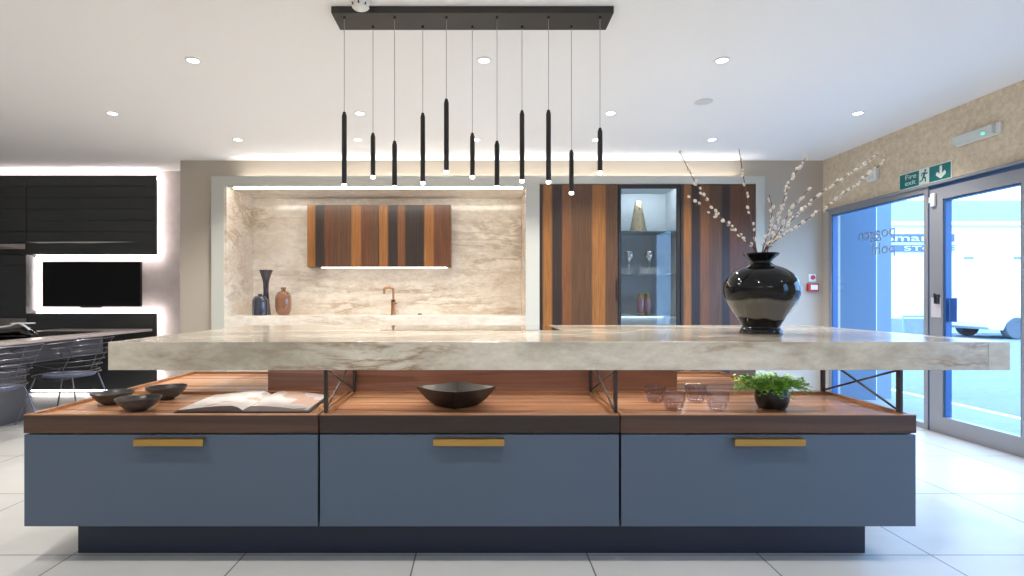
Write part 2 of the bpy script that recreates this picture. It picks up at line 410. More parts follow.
def spot(parent, loc, watts, angle=120, blend=.7, size=.03, col=(1, .95, .88)):
    l = bpy.data.lights.new('downlight_lamp', 'SPOT'); l.energy = watts; l.spot_size = math.radians(angle); l.spot_blend = blend
    l.shadow_soft_size = size; l.color = col
    o = bpy.data.objects.new('lamp', l); COL.objects.link(o); o.parent = parent; o.location = Vector(loc)-parent.location
    return o

# ------------------------------------------------------------------ room shell
H = 2.722; XR = 3.91; XL = -8.0; YB = 6.29; YF = -8.0; YW = 6.8
struct(box('floor', (XL, XR+.12, YF, 7.3, -.12, 0), M['tiles']))
fl = bpy.data.objects['floor']
for v in fl.data.vertices: v.co += fl.location
fl.location = (0, 0, 0)
struct(box('ceiling', (XL, XR+.3, YF, 7.3, H, H+.12), M['ceiling']))
struct(box('wall_front', (XL-.2, XR+.3, YF-.2, YF, 0, H), M['white_wall']))
struct(box('wall_left', (XL-.2, XL, YF, 7.3, 0, H), M['white_wall']))
struct(box('wall_rear', (XL, -3.44, YW, YW+.15, 0, H), M['pink_wall']))
# back wall box-out round the nook and the tall cupboards
bm = bm_new()
bx(bm, -3.44, -2.96, YB, 7.25, 0, H); bx(bm, -2.96, XR+.3, YB, 7.25, 2.50, H)
bx(bm, .56, .655, YB, 7.25, 0, 2.50); bx(bm, 3.10, XR+.3, YB, 7.25, 0, 2.50); bx(bm, -2.96, .56, 6.96, 7.25, 0, 2.50); bx(bm, .655, 3.10, 6.9, 7.25, 0, 2.5)
struct(obj('wall_back', bm, M['greige']))
bm = bm_new()   # flat painted surround proud of the wall
YS = 6.20
bx(bm, -3.04, -2.897, YS, YB, 0, 2.48); bx(bm, -2.897, 3.20, YS, YB, 2.437, 2.48); bx(bm, -3.04, 3.20, YS, YS+.012, 2.48, 2.525); bx(bm, -2.897, .507, YS, YB, 2.413, 2.437)
bx(bm, .507, .66, YS, YB, 0, 2.437); bx(bm, 3.10, 3.20, YS, YB, 0, 2.437)
struct(obj('trim_1', bm, M['surround']))
# right wall: header over a run of full-height glazing
bm = bm_new()
ZT = 2.12
bx(bm, XR, XR+.12, 1.15, YB, ZT, H); bx(bm, XR, XR+.12, YF, -.2, ZT, H); bx(bm, XR, XR+.12, -.2, 1.15, 2.62, H); bx(bm, XR, XR+.12, YF, -.2, 0, ZT); bx(bm, XR, XR+.12, 1.15, 2.55, 0, ZT)
struct(obj('wall_right', bm, M['wallpaper']))
struct(box('trim_6', (XR, XR+.12, 6.17, YB, 0, ZT), M['greige']))

def window(idx, y0, y1, z0=0.0, z1=ZT, fr=.045):
    bm = bm_new(); xa, xb = XR-.01, XR+.07
    bx(bm, xa, xb, y0, y0+fr, z0, z1); bx(bm, xa, xb, y1-fr, y1, z0, z1)
    bx(bm, xa, xb, y0+fr, y1-fr, z1-fr, z1); bx(bm, xa, xb, y0+fr, y1-fr, z0, z0+.05)
    o = struct(obj('window_%d' % idx, bm, M['frame_grey']))
    box('glass_pane', (XR+.025, XR+.037, y0+fr-.005, y1-fr+.005, z0+.045, z1-fr+.005), M['glass'], o)
    bm = bm_new(); g = .012
    bx(bm, xa+.01, xb-.015, y0+fr, y0+fr+g, z0+.05, z1-fr); bx(bm, xa+.01, xb-.015, y1-fr-g, y1-fr, z0+.05, z1-fr); bx(bm, xa+.01, xb-.015, y0+fr, y1-fr, z1-fr-g, z1-fr)
    obj('gasket', bm, M['frame_dark'], o)
    return o
W1 = window(1, 4.80, 6.17)
W2 = window(2, 2.55, 3.80)
W3 = window(3, -.2, 1.15, 0, 2.62)
text('lettering', 'poggen', .155, (XR+.022, 5.215, 1.748), (0, 1, 0), M['etch'], W1, .001, width=.50)
text('lettering', 'pohl', .155, (XR+.022, 5.215, 1.585), (0, 1, 0), M['etch'], W1, .001, width=.30)
# slim ledge over the glazing
struct(box('trim_2', (XR-.03, XR, 2.5, 6.19, ZT, ZT+.022), M['frame_grey']))
# door leaf
bm = bm_new(); y0, y1 = 3.83, 4.775; xa, xb = XR-.015, XR+.05; z1 = 2.085
bx(bm, xa, xb, y1-.135, y1, .012, z1); bx(bm, xa, xb, y0, y0+.135, .012, z1); bx(bm, xa, xb, y0+.135, y1-.135, z1-.10, z1); bx(bm, xa, xb, y0+.135, y1-.135, .012, .145)
D1 = struct(obj('door_1', bm, M['frame_grey']))
box('glass_pane', (XR+.012, XR+.024, y0+.13, y1-.13, .14, z1-.095), M['glass'], D1)
bm = bm_new(); bx(bm, XR-.005, XR+.045, y1-.155, y1-.135, .145, z1-.10); bx(bm, XR-.005, XR+.045, y0+.135, y0+.15, .145, z1-.10); bx(bm, XR-.005, XR+.045, y0+.15, y1-.155, z1-.115, z1-.10)
obj('gasket', bm, M['frame_dark'], D1)
bm = bm_new(); bx(bm, XR-.045, XR-.015, 4.665, 4.70, 1.10, 1.18, .006); tube(bm, [(XR-.05, 4.683, 1.15), (XR-.05, 4.683, 1.19)], .007)
obj('door_lock', bm, M['black_metal'], D1, True)
bm = bm_new(); bx(bm, XR+.0, XR+.075, 4.775, 4.80, 0, ZT); bx(bm, XR, XR+.075, 3.80, 3.83, 0, ZT); bx(bm, XR, XR+.075, 3.83, 4.775, z1+.004, ZT)
o = struct(obj('door_frame', bm, M['frame_dark'])); o.name = 'trim_3'
struct(box('trim_4', (XR-.05, XR-.016, 3.8, 4.80, 0, .012), M['chrome']))
tag(box('paper_notice', (XR-.019, XR-.0165, 4.655, 4.755, .985, 1.155), M['notice']), 'white paper notice taped to the grey door stile', 'notice')
tag(box('hanging_notice', (XR+.026, XR+.029, 4.55, 4.615, .95, 1.15), mat('blue_notice', (.03, .12, .45), .6)), 'small blue backed notice stuck on the door glass', 'notice')
bm = bm_new(); bx(bm, XR-.04, XR-.016, 4.70, 4.745, 1.935, 2.05, .008); bx(bm, XR-.035, XR-.016, 4.75, 4.765, 1.97, 2.02, .003)
tag(obj('door_contact_sensor', bm, M['white_plastic'], smooth=True), 'white contact sensor at the top of the door', 'sensor')

# ------------------------------------------------------------------ nook with stone lining
bm = bm_new()
bx(bm, -2.90, -2.87, YS+.005, 6.95, .949, 2.413)          # left cheek
bx(bm, .505, .53, YS+.005, 6.95, .949, 2.413)              # right cheek
bx(bm, -2.87, .505, 6.92, 6.95, .949, 2.413)               # back
bx(bm, -2.87, .505, YB+.005, 6.92, 2.40, 2.413+.02)
o = obj('nook_lining', bm, M['marble_nook'], origin=(-1.2, 6.6, .95))
struct(o); o.name = 'trim_5'
bm = bm_new(); bx(bm, -2.897, .507, YS+.004, 6.95, .80, .949, .003)
wt = tag(obj('nook_worktop', bm, M['marble_nook']), 'pale stone worktop inside the lit wall nook', 'worktop')
t = thing('nook_base_cabinet', 'grey base cabinet under the nook worktop behind the island', 'cabinet', (-1.2, 6.6, 0))
box('body', (-2.89, .50, 6.26, 6.94, .08, .798), M['surround'], t)
for i in range(4): box('door', (-2.885+i*.846, -2.045+i*.846, 6.235, 6.258, .1, .79), M['surround'], t, .002)
# LED profile in the head of the nook
t = thing('nook_led_strip', 'bright warm light strip along the head of the nook', 'light strip', (-1.15, 6.25, 2.39))
box('housing', (-2.86, .50, 6.215, 6.275, 2.402, 2.412), M['chrome'], t)
box('diffuser', (-2.80, .47, 6.222, 6.25, 2.390, 2.402), emit('nook_led', (1, .93, .84), 38), t)
t = thing('cornice_led_strip', 'hidden light strip on top of the surround washing the ceiling', 'light strip', (0.1, 6.24, 2.481))
bm = bm_new(); prism(bm, [(6.226, 2.482), (6.262, 2.482), (6.262, 2.524), (6.252, 2.524)], 'x', -2.75, 2.95); obj('housing', bm, M['chrome'], t)
bm = bm_new(); prism(bm, [(6.224, 2.486), (6.250, 2.5235), (6.2475, 2.525), (6.2215, 2.4875)], 'x', -2.72, 2.92); obj('diffuser', bm, emit('cornice_led', (1, .96, .92), 26), t)
# hanging cabinet
t = thing('wall_cabinet', 'two door striped walnut wall cabinet hanging in the nook', 'cabinet', (-1.25, 6.92, 1.53))
box('body', (-2.13, -.37, 6.765, 6.918, 1.53, 2.29), M['door_l'], t)
box('door', (-2.13, -1.253, 6.74, 6.763, 1.532, 2.29), M['hang_l'], t, .0015)
box('door', (-1.248, -.37, 6.74, 6.763, 1.532, 2.29), M['hang_r'], t, .0015)
box('light_strip', (-1.96, -.42, 6.76, 6.80, 1.518, 1.529), emit('cabinet_under_led', (1, .93, .86), 6), t)

# tap
t = thing('kitchen_tap', 'copper square necked tap standing on the nook worktop', 'tap', (-1.075, 6.74, .949))
bm = bm_new(); lathe(bm, [(0, 0), (.035, 0), (.035, .008), (.028, .01), (.028, .155), (0, .155)], t.location, 20); obj('body', bm, M['copper'], t, True)
bm = bm_new(); lathe(bm, [(0, .155), (.027, .155), (.027, .178), (0, .178)], t.location, 20); obj('collar', bm, M['black_metal'], t, True)
bm = bm_new(); l = t.location
tube(bm, crom([l+Vector(q) for q in ((0, 0, .178), (0, 0, .295), (-.008, 0, .318), (-.03, 0, .326), (-.09, 0, .326), (-.104, 0, .318), (-.11, 0, .30), (-.11, 0, .25))], 4), .0135, 12); obj('spout', bm, M['copper'], t, True)
bm = bm_new(); tube(bm, [l+Vector((.02, 0, .125)), l+Vector((.045, -.02, .14))], .007, 10); obj('lever', bm, M['copper'], t, True)
bm = bm_new(); lathe(bm, [(0, 0), (.028, 0), (.028, .006), (.02, .012), (0, .012)], (-.755, 6.80, .949), 20)
tag(obj('sink_control_knob', bm, M['black_metal'], smooth=True), 'small dark round knob on the nook worktop', 'knob')

# objects in the nook
def lathed(name, label, cat, prof, loc, m, n=36, smooth=4, group=None):
    bm = bm_new(); lathe(bm, prof, loc, n, smooth)
    return tag(obj(name, bm, m, smooth=True, origin=loc), label, cat, group)
lathed('waisted_vase', 'tall dark plum vase with narrow waist and flared mouth', 'vase',
       [(0, 0), (.058, 0), (.056, .02), (.046, .12), (.034, .24), (.031, .30), (.038, .40), (.060, .48), (.079, .53), (.074, .53), (.055, .47), (.03, .38), (0, .30)], (-2.58, 6.60, .949), M['dark_vase'])
lathed('squat_bottle', 'short dark blue glass vessel in front of the tall vase', 'bottle',
       [(0, 0), (.078, 0), (.087, .02), (.088, .12), (.083, .18), (.060, .218), (.030, .228), (.024, .240), (.027, .246), (.018, .246), (0, .22)], (-2.572, 6.40, .949), M['blue_bottle'])
lathed('amber_bottle', 'ribbed amber glass bottle with small neck and lip', 'bottle',
       [(0, 0), (.058, 0), (.072, .015), (.090, .08), (.093, .16), (.088, .22), (.065, .265), (.030, .285), (.024, .297), (.031, .312), (.031, .322), (.02, .326), (0, .28)], (-2.335, 6.50, .949), M['amber'], 24)

# ------------------------------------------------------------------ tall cupboards and glass cabinet
def tall(name, label, x0, x1, m, handle_x=None):
    t = thing(name, label, 'cupboard', ((x0+x1)/2, 6.5, 0), 'tall walnut cupboards')
    box('body', (x0+.002, x1-.002, 6.225, 6.86, .1, 2.43), M['gap'], t)
    box('plinth', (x0+.01, x1-.01, 6.26, 6.8, 0, .098), M['charcoal'], t)
    box('door', (x0+.004, x1-.004, 6.198, 6.222, .1, 2.43), m, t, .0015)
    if handle_x: box('handle', (handle_x-.006, handle_x+.006, 6.180, 6.198, 1.12, 1.36), M['black_metal'], t, .002)
tall('tall_cupboard', 'tall striped walnut cupboard left of the glass cabinet', .664, 1.545, M['door_l'], 1.53)
tall('tall_cupboard', 'tall striped walnut cupboard right of the glass cabinet', 2.246, 3.095, M['door_r'], None)
t = thing('display_cabinet', 'black framed glass door display cabinet between the walnut cupboards', 'display cabinet', (1.895, 6.5, 0))
bm = bm_new(); bx(bm, 1.548, 1.566, 6.225, 6.64, .1, 2.43); bx(bm, 2.225, 2.243, 6.225, 6.64, .1, 2.43); bx(bm, 1.566, 2.225, 6.62, 6.64, .1, 2.43); bx(bm, 1.566, 2.225, 6.225, 6.62, 2.405, 2.43); bx(bm, 1.566, 2.225, 6.225, 6.62, .1, .12)
obj('carcass', bm, M['cab_in'], t)
bm = bm_new(); bx(bm, 1.549, 1.579, 6.198, 6.222, .1, 2.43); bx(bm, 2.205, 2.243, 6.198, 6.222, .1, 2.43); bx(bm, 1.579, 2.205, 6.198, 6.222, 2.385, 2.43); bx(bm, 1.579, 2.205, 6.198, 6.222, .1, .14)
obj('door_frame', bm, M['black_metal'], t)
box('glass_door', (1.577, 2.207, 6.207, 6.212, .138, 2.387), M['cab_glass'], t)
for z in (1.911, 1.426, .950): box('shelf', (1.567, 2.224, 6.235, 6.615, z-.008, z), M['shelf_glass'], t)
box('light_strip', (1.60, 2.19, 6.228, 6.245, 2.396, 2.404), emit('cabinet_led', (.92, .97, 1), 120), t)
box('light_strip', (1.60, 2.19, 6.598, 6.614, .930, .940), emit('cabinet_led_low', (.92, .97, 1), 9), t)
for i, (dx, dz) in enumerate(()): pass
lathed('brass_cone', 'tall tapered brass cone vase on the top glass shelf', 'vase', [(0, 0), (.098, 0), (.098, .006), (.036, .365), (.030, .365), (.08, .02), (0, .015)], (1.832, 6.41, 1.9115), M['pale_brass'], 40, 0)
for k, (x, lab) in enumerate(((1.722, 'silver goblet with round bowl, left of the pair'), (1.955, 'silver goblet with round bowl, right of the pair'))):
    t = thing('goblet', lab, 'goblet', (x, 6.40, 1.4265), 'silver goblets on the middle shelf')
    bm = bm_new(); lathe(bm, [(.008, .12), (.03, .15), (.050, .195), (.052, .23), (.046, .262), (.042, .262), (.046, .23), (.04, .19), (0, .15)], t.location, 28, 4); obj('bowl', bm, M['steel'], t, True)
    bm = bm_new(); lathe(bm, [(0, 0), (.042, 0), (.040, .004), (.010, .010), (.007, .02), (.007, .125), (0, .125)], t.location, 24); obj('stem', bm, M['steel'], t, True)
for k, (x, y, lab) in enumerate(((1.846, 6.36, 'slim mauve jar with gold collar, left of two'), (1.937, 6.40, 'slim mauve jar with gold collar, right of two'))):
    t = thing('jar', lab, 'jar', (x, y, .9505), 'mauve and gold jars on the low shelf')
    bm = bm_new(); lathe(bm, [(0, .02), (.040, .022), (.043, .04), (.043, .17), (.036, .19), (0, .19)], t.location, 24); obj('body', bm, M['mauve'], t, True)
    bm = bm_new(); lathe(bm, [(0, .19), (.030, .19), (.032, .245), (.028, .25), (0, .25)], t.location, 24); obj('collar', bm, M['brass'], t, True)
    bm = bm_new(); lathe(bm, [(0, 0), (.034, 0), (.038, .02), (0, .02)], t.location, 24); obj('foot', bm, M['brass'], t, True)

# fire alarm point on the right end of the back wall
t = thing('fire_alarm_point', 'red break glass fire alarm box on the wall', 'fire alarm', (3.76, YB, 1.30))
box('case', (3.72, 3.84, 6.245, 6.289, 1.225, 1.315), M['red'], t, .006)
box('label_plate', (3.745, 3.822, 6.240, 6.245, 1.245, 1.298), M['white_plastic'], t)
t = thing('fire_action_sign', 'small white and red sign above the alarm box', 'sign', (3.78, YB, 1.40))
box('plate', (3.745, 3.825, 6.283, 6.289, 1.335, 1.425), M['white_plastic'], t)
bm = bm_new(); lathe(bm, [(0, 0), (.026, 0), (.026, .002), (0, .002)], (0, 0, 0), 20)
for v in bm.verts: v.co = Vector((3.79+v.co.x, 6.281-v.co.z, 1.385+v.co.y))
obj('symbol', bm, M['red'], t)

# fire exit sign
t = thing('fire_exit_sign', 'green fire exit sign with running man above the door', 'sign', (XR, 4.845, 2.147))
box('plate', (XR-.008, XR-.001, 4.56, 5.13, 2.147, 2.294), M['sign_white'], t)
box('panel', (XR-.010, XR-.008, 4.568, 5.122, 2.155, 2.286), M['sign_green'], t)
text('lettering', 'Fire', .062, (XR-.0105, 5.06, 2.232), (0, -1, 0), M['sign_white'], t, .001, width=.125)
text('lettering', 'exit', .062, (XR-.0105, 5.06, 2.178), (0, -1, 0), M['sign_white'], t, .001, width=.12)
box('pictogram_panel', (XR-.012, XR-.010, 4.785, 4.895, 2.155, 2.286), M['sign_white'], t)
bm = bm_new(); X0 = XR-.0145
def flat(poly):
    A = [bm.verts.new((X0, 4.895-u, 2.155+v)) for u, v in poly]; B = [bm.verts.new((X0+.002, 4.895-u, 2.155+v)) for u, v in poly]
    bm.faces.new(A); bm.faces.new(list(reversed(B))); n = len(poly)
    for i in range(n): bm.faces.new((A[i], A[(i+1) % n], B[(i+1) % n], B[i]))
flat([(.072+.011*math.cos(a*PI/6), .114+.011*math.sin(a*PI/6)) for a in range(12)])
def limb(a, b, w0, w1):
    a = Vector((*a, 0)); b = Vector((*b, 0)); n = (b-a).normalized(); p = Vector((-n.y, n.x, 0))
    flat([tuple((a+p*w0)[:2]), tuple((b+p*w1)[:2]), tuple((b-p*w1)[:2]), tuple((a-p*w0)[:2])])
limb((.066, .100), (.050, .058), .012, .009); limb((.062, .098), (.036, .092), .005, .004); limb((.037, .094), (.026, .072), .005, .004)
limb((.068, .098), (.084, .082), .005, .004); limb((.083, .083), (.098, .092), .004, .004)
limb((.052, .062), (.074, .046), .007, .006); limb((.073, .048), (.072, .014), .006, .005)
limb((.048, .060), (.036, .032), .007, .006); limb((.037, .034), (.008, .026), .005, .005)
obj('running_figure', bm, M['sign_green'], t)
bm = bm_new()
_y = 4.73
def flat2(poly):
    A = [bm.verts.new((XR-.0125, _y-u, 2.155+v)) for u, v in poly]; B = [bm.verts.new((XR-.0105, _y-u, 2.155+v)) for u, v in poly]
    bm.faces.new(A); bm.faces.new(list(reversed(B))); n = len(poly)
    for i in range(n): bm.faces.new((A[i], A[(i+1) % n], B[(i+1) % n], B[i]))
flat2([(.055, .118), (.055, .050), (.030, .072), (.018, .060), (.018, .042), (.067, .010), (.116, .042), (.116, .060), (.104, .072), (.079, .050), (.079, .118)])
obj('arrow', bm, M['sign_white'], t)

# emergency light
t = thing('emergency_light', 'long white emergency light box high on the right wall', 'emergency light', (XR, 4.32, 2.38))
box('base', (XR-.025, XR-.001, 4.12, 4.50, 2.385, 2.475), M['white_plastic'], t, .004)
bm = bm_new(); prism(bm, [(XR-.025, 2.39), (XR-.058, 2.402), (XR-.058, 2.458), (XR-.025, 2.47)], 'y', 4.15, 4.495)
obj('diffuser', bm, M['diffuser'], t)
box('indicator', (XR-.061, XR-.057, 4.21, 4.235, 2.405, 2.418), M['green_led'], t)
t = thing('wall_sensor', 'small white square sensor box on the beige wallpaper', 'sensor', (XR, 5.46, 2.31))
box('case', (XR-.045, XR-.001, 5.39, 5.52, 2.31, 2.425), M['white_plastic'], t, .008)
box('lens', (XR-.050, XR-.045, 5.42, 5.49, 2.33, 2.37), M['diffuser'], t)

# ------------------------------------------------------------------ ceiling lights
bm = bm_new()
dl = thing('downlight', 'recessed ceiling downlight nearest the top left of the photo', 'downlight', (-1.9, 3.63, H), 'recessed ceiling downlights')
bm = bm_new(); lathe(bm, [(.036, 0), (.048, -.001), (.049, -.005), (.037, -.007), (.034, 0)], dl.location, 24); obj('trim_ring', bm, M['white_plastic'], dl, True)
bm = bm_new(); lathe(bm, [(0, -.002), (.036, -.002), (.036, -.005), (0, -.005)], dl.location, 24); obj('lens', bm, M['bulb'], dl)
spot(dl, (dl.location.x, dl.location.y, H-.03), DOWN)
spots = [((.02, 3.63), 'ceiling downlight just behind the middle of the pendant canopy'), ((1.59, 3.63), 'ceiling downlight right of the pendant canopy'),
 ((-3.13, 4.67), 'leftmost ceiling downlight, over the dining area'), ((-1.03, 4.67), 'ceiling downlight behind the two leftmost pendant cords'),
 ((1.10, 4.67), 'ceiling downlight beside the rightmost pendant cord'), ((3.2, 4.67), 'ceiling downlight nearest the beige wallpapered wall'),
 ((-2.41, 5.45), 'ceiling downlight over the left end of the nook'), ((-1.22, 5.45), 'downlight over the nook behind the first pendants'),
 ((-.05, 5.45), 'downlight over the nook at the middle of the pendants'), ((1.14, 5.45), 'downlight over the left walnut cupboard'), ((2.29, 5.45), 'downlight over the right walnut cupboard')]
for (x, y), lab in spots:
    d = dup(dl, (x, y, H), lab)
for i, (x, y, lab) in enumerate(((-1.75, 1.40, 'downlight over the near left side of the island'), (.43, 1.40, 'downlight over the near middle of the island'),
        (-4.2, 1.4, 'downlight near the left side behind the view'), (2.9, 1.4, 'downlight near the glazing, off to the right'),
        (-3.2, -1.2, 'downlight in the rear left of the room'), (-.6, -1.2, 'downlight in the rear middle of the room'), (2.0, -1.2, 'downlight in the rear right of the room'), (-5.6, 3.6, 'downlight over the far left floor'))):
    d = dup(dl, (x, y, H), lab)
t = thing('ceiling_detector', 'small flat grey detector on the ceiling right of the pendants', 'detector', (1.78, 4.40, H))
bm = bm_new(); lathe(bm, [(0, 0), (.07, 0), (.07, -.006), (.05, -.012), (0, -.012)], t.location, 24); obj('disc', bm, mat('pale_grey_plastic', (.70, .70, .70), .5), t, True)
t = thing('smoke_detector', 'white domed smoke detector beside the pendant canopy', 'smoke detector', (-.632, 2.885, H))
bm = bm_new(); lathe(bm, [(0, 0), (.058, 0), (.058, -.018), (.050, -.024), (0, -.024)], t.location, 32); obj('base', bm, M['white_plastic'], t, True)
bm = bm_new(); lathe(bm, [(.046, -.024), (.050, -.034), (.044, -.048), (.028, -.058), (0, -.061)], t.location, 32, 3); obj('dome', bm, M['white_plastic'], t, True)
for k in range(8):
    a = k*PI/4; c = t.location+Vector((.046*math.cos(a), .046*math.sin(a), -.042))
    box('vent_slot', (c.x-.004, c.x+.004, c.y-.004, c.y+.004, c.z-.006, c.z+.006), M['black_metal'], t)

# ------------------------------------------------------------------ pendant light
pl = thing('linear_pendant_light', 'black rectangular ceiling canopy with eleven slim tube pendants', 'pendant light', (-.035, 3.055, H))
box('canopy', (-.807, .715, 2.96, 3.15, H-.038, H-.001), M['canopy'], pl, .002)
pend = [(344.3, 112, 184, 0), (373, 133, 176, 1), (394.6, 141, 186, 0), (422.8, 113, 182, 1), (446.4, 99, 171, 0), (472.4, 133, 176, 1),
        (497, 141, 186, 0), (522, 110.4, 180, 1), (548.5, 110, 181, 0), (571.4, 150, 192, 1), (600, 128, 171.5, 0)]
for px, yt, yb, row in pend:
    Y = 3.0 if row == 0 else 3.105
    a = P(px, yt, Y); b = P(px, yb, Y)
    bm = bm_new(); r = .0135
    lathe(bm, [(0, 0), (.0100, 0), (r, .004), (r, a.z-b.z-.022), (.007, a.z-b.z), (0, a.z-b.z)], (b.x, Y, b.z), 16)
    pp = obj('pendant_tube', bm, M['black_metal'], pl, True)
    bm = bm_new(); tube(bm, [(a.x, Y, a.z-.001), (a.x, Y, H-.050)], .0017, 6); obj('cord', bm, mat('clear_cord', (.35, .34, .33), .5) if 'clear_cord' not in bpy.data.materials else bpy.data.materials['clear_cord'], pp)
    bm = bm_new(); lathe(bm, [(0, -.014), (.0115, -.014), (.0125, -.008), (.0125, 0), (0, 0)], (b.x, Y, b.z), 16); obj('lens', bm, M['pend_tip'], pp, True)
    bm = bm_new(); lathe(bm, [(0, -.052), (.006, -.050), (.008, -.038), (0, -.038)], (a.x, Y, H), 12); obj('cord_grip', bm, M['black_metal'], pp, True)
    l = bpy.data.lights.new('pendant_lamp', 'SPOT'); l.energy = PEND; l.spot_size = math.radians(150); l.spot_blend = .6; l.shadow_soft_size = .012; l.color = (1, .96, .9)
    lo = bpy.data.objects.new('lamp', l); COL.objects.link(lo); lo.parent = pl; lo.location = Vector((b.x, Y, b.z-.03))-pl.location

# ------------------------------------------------------------------ the island
ZTR = .654; TF = .639; YI = 2.34; YM = 2.93; YE = 3.72
XS = [(-1.945, -.694), (-.686, .588), (.596, 1.851)]
labs = ['left', 'middle', 'right']
hx = [(-1.459, -1.166), (-.201, .0985), (1.065, 1.363)]
for i, (x0, x1) in enumerate(XS):
    t = thing('island_drawer_unit', ['blue grey island drawer unit with brass handle on the left, under the open book', 'middle blue grey island drawer unit below the square bowl',
              'blue grey island drawer unit on the right, below the small tumblers'][i], 'cabinet', ((x0+x1)/2, 2.63, .18), 'island drawer units')
    box('body', (x0+.004, x1-.004, YI+.024, YM-.005, .18, .572), M['blue'], t)
    d = box('drawer_front', (x0+.001, x1-.001, YI, YI+.021, .178, .568), M['blue'], t, .0012)
    bm = bm_new(); a, b = hx[i]
    bx(bm, a, b, YI-.034, YI-.006, .547, .557, .0015); bx(bm, a, b, YI-.034, YI-.028, .528, .548, .0015)
    bx(bm, a+.01, b-.01, YI-.007, YI, .545, .557)
    obj('handle', bm, M['brass'], d)
    # lipped walnut tray on top
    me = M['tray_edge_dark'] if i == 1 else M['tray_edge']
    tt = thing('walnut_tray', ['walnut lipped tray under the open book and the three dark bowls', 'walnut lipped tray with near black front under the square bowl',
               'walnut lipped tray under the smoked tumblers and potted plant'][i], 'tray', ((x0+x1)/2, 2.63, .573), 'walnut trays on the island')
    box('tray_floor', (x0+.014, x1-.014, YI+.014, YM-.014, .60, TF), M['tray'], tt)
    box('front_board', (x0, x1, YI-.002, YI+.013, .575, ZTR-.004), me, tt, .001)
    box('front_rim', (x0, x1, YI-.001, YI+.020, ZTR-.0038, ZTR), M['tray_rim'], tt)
    box('back_board', (x0, x1, YM-.013, YM, .575, ZTR), M['tray_rim'], tt, .001)
    for s, (u, v) in enumerate(((x0, x0+.018), (x1-.018, x1))): box('side_board', (u, v, YI+.0205, YM-.0135, .575, ZTR), M['tray_rim'], tt, .001)
# rear row
XR2 = 1.62
t = thing('island_rear_unit', 'blue grey rear row of island drawers on the far side', 'cabinet', (-.2, 3.35, .18))
box('body', (-1.94, XR2, YM+.01, YE-.024, .18, .572), M['blue'], t)
for k in range(3):
    d = box('drawer_front', (-1.944+k*1.168, -.78+k*1.168, YE-.022, YE, .178, .568), M['blue'], t, .001)
t = thing('rear_walnut_tray', 'long walnut lipped tray on the far side of the island', 'tray', (-.2, 3.3, .573))
bm = bm_new(); bx(bm, -1.93, XR2-.014, YM+.02, YE-.014, .60, TF); obj('tray_floor', bm, M['tray'], t)
box('back_board', (-1.945, XR2, YE-.013, YE, .575, ZTR), M['tray_rim'], t, .001)
box('front_board', (-1.945, XR2, YM+.004, YM+.017, .575, ZTR), M['tray_rim'], t, .001)
for (u, v) in ((-1.945, -1.932), (XR2-.013, XR2)): box('side_board', (u, v, YM+.018, YE-.0135, .575, ZTR), M['tray_rim'], t, .001)
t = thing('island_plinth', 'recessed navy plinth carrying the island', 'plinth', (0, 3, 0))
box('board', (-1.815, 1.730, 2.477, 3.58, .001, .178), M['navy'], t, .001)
t = thing('service_box', 'horizontal grained walnut box between tray and stone slab', 'box', (-.04, 3.1, .665))
box('casing', (-1.14, 1.05, 2.945, 3.35, ZTR+.0005, .842), M['box_wood'], t)
# stone slab
bm = bm_new(); bx(bm, -1.587, 2.248, YI, 3.79, .842, .963, .0015)
sl = thing('stone_island_top', 'thick pale veined stone slab raised over the island', 'worktop', (.33, 3.06, .842))
bm = bm_new(); bx(bm, -1.587, 2.158, YI, 3.79, .843, .963, .0015); obj('slab', bm, M['marble_slab'], sl)
bm = bm_new(); bx(bm, 2.1585, 2.252, YI, 3.79, .843, .963, .0015); obj('end_strip', bm, M['marble_end'], sl)
tag(box('induction_hob', (-.59, .457, 3.18, 3.73, .9632, .9652), M['hob'], bev=.001), 'black glass induction hob set on the stone island top', 'hob')
t = thing('under_slab_light', 'added unseen fill strip beneath the rear half of the stone slab', 'light strip', (.1, 3.46, .842))  # added out of sight to brighten the rear tray
box('housing', (-1.52, 1.55, 3.44, 3.48, .834, .8425), M['chrome'], t)
box('diffuser', (-1.52, 1.55, 3.447, 3.473, .831, .834), emit('rear_slab_led', (1, .92, .84), 18), t)
t = thing('under_slab_light', 'added unseen warm fill strip beneath the stone slab', 'light strip', (.1, 2.66, .842))  # invented strip, hidden by the slab, lifts the dark front trays
box('housing', (-1.52, 1.78, 2.643, 2.677, .834, .8425), M['chrome'], t)
box('diffuser', (-1.52, 1.78, 2.647, 2.673, .831, .834), emit('under_slab_led', (1, .92, .84), 20), t)
# trusses
def truss(name, x, ya, yb, lab, base=ZTR):
    t = thing(name, lab, 'support frame', (x, (ya+yb)/2, base), 'black cross braced frames under the slab')
    z0, z1 = base+.001, .842; h = .0125
    for y in (ya, yb): box('post', (x-.0065, x+.0065, y-h, y+h, z0, z1), M['black_metal'], t, .001)
    for k, (za, zb) in enumerate(((z0+.012, z1-.006), (z1-.006, z0+.012))):
        bm = bm_new(); xx = x+(.004 if k else -.004)
        tube(bm, [(xx, ya+h, za), (xx, yb-h, zb)], .005, 6); obj('brace', bm, M['black_metal'], t, True)
truss('slab_support_frame', -.671, 2.382, 2.945-.03, 'black cross braced frame beside the open book')
truss('slab_support_frame', .582, 2.382, 2.945-.03, 'black cross braced frame between square bowl and tumblers')
truss('slab_support_frame', 1.812, 2.382, 2.945-.03, 'black cross braced frame at the right end of the trays')

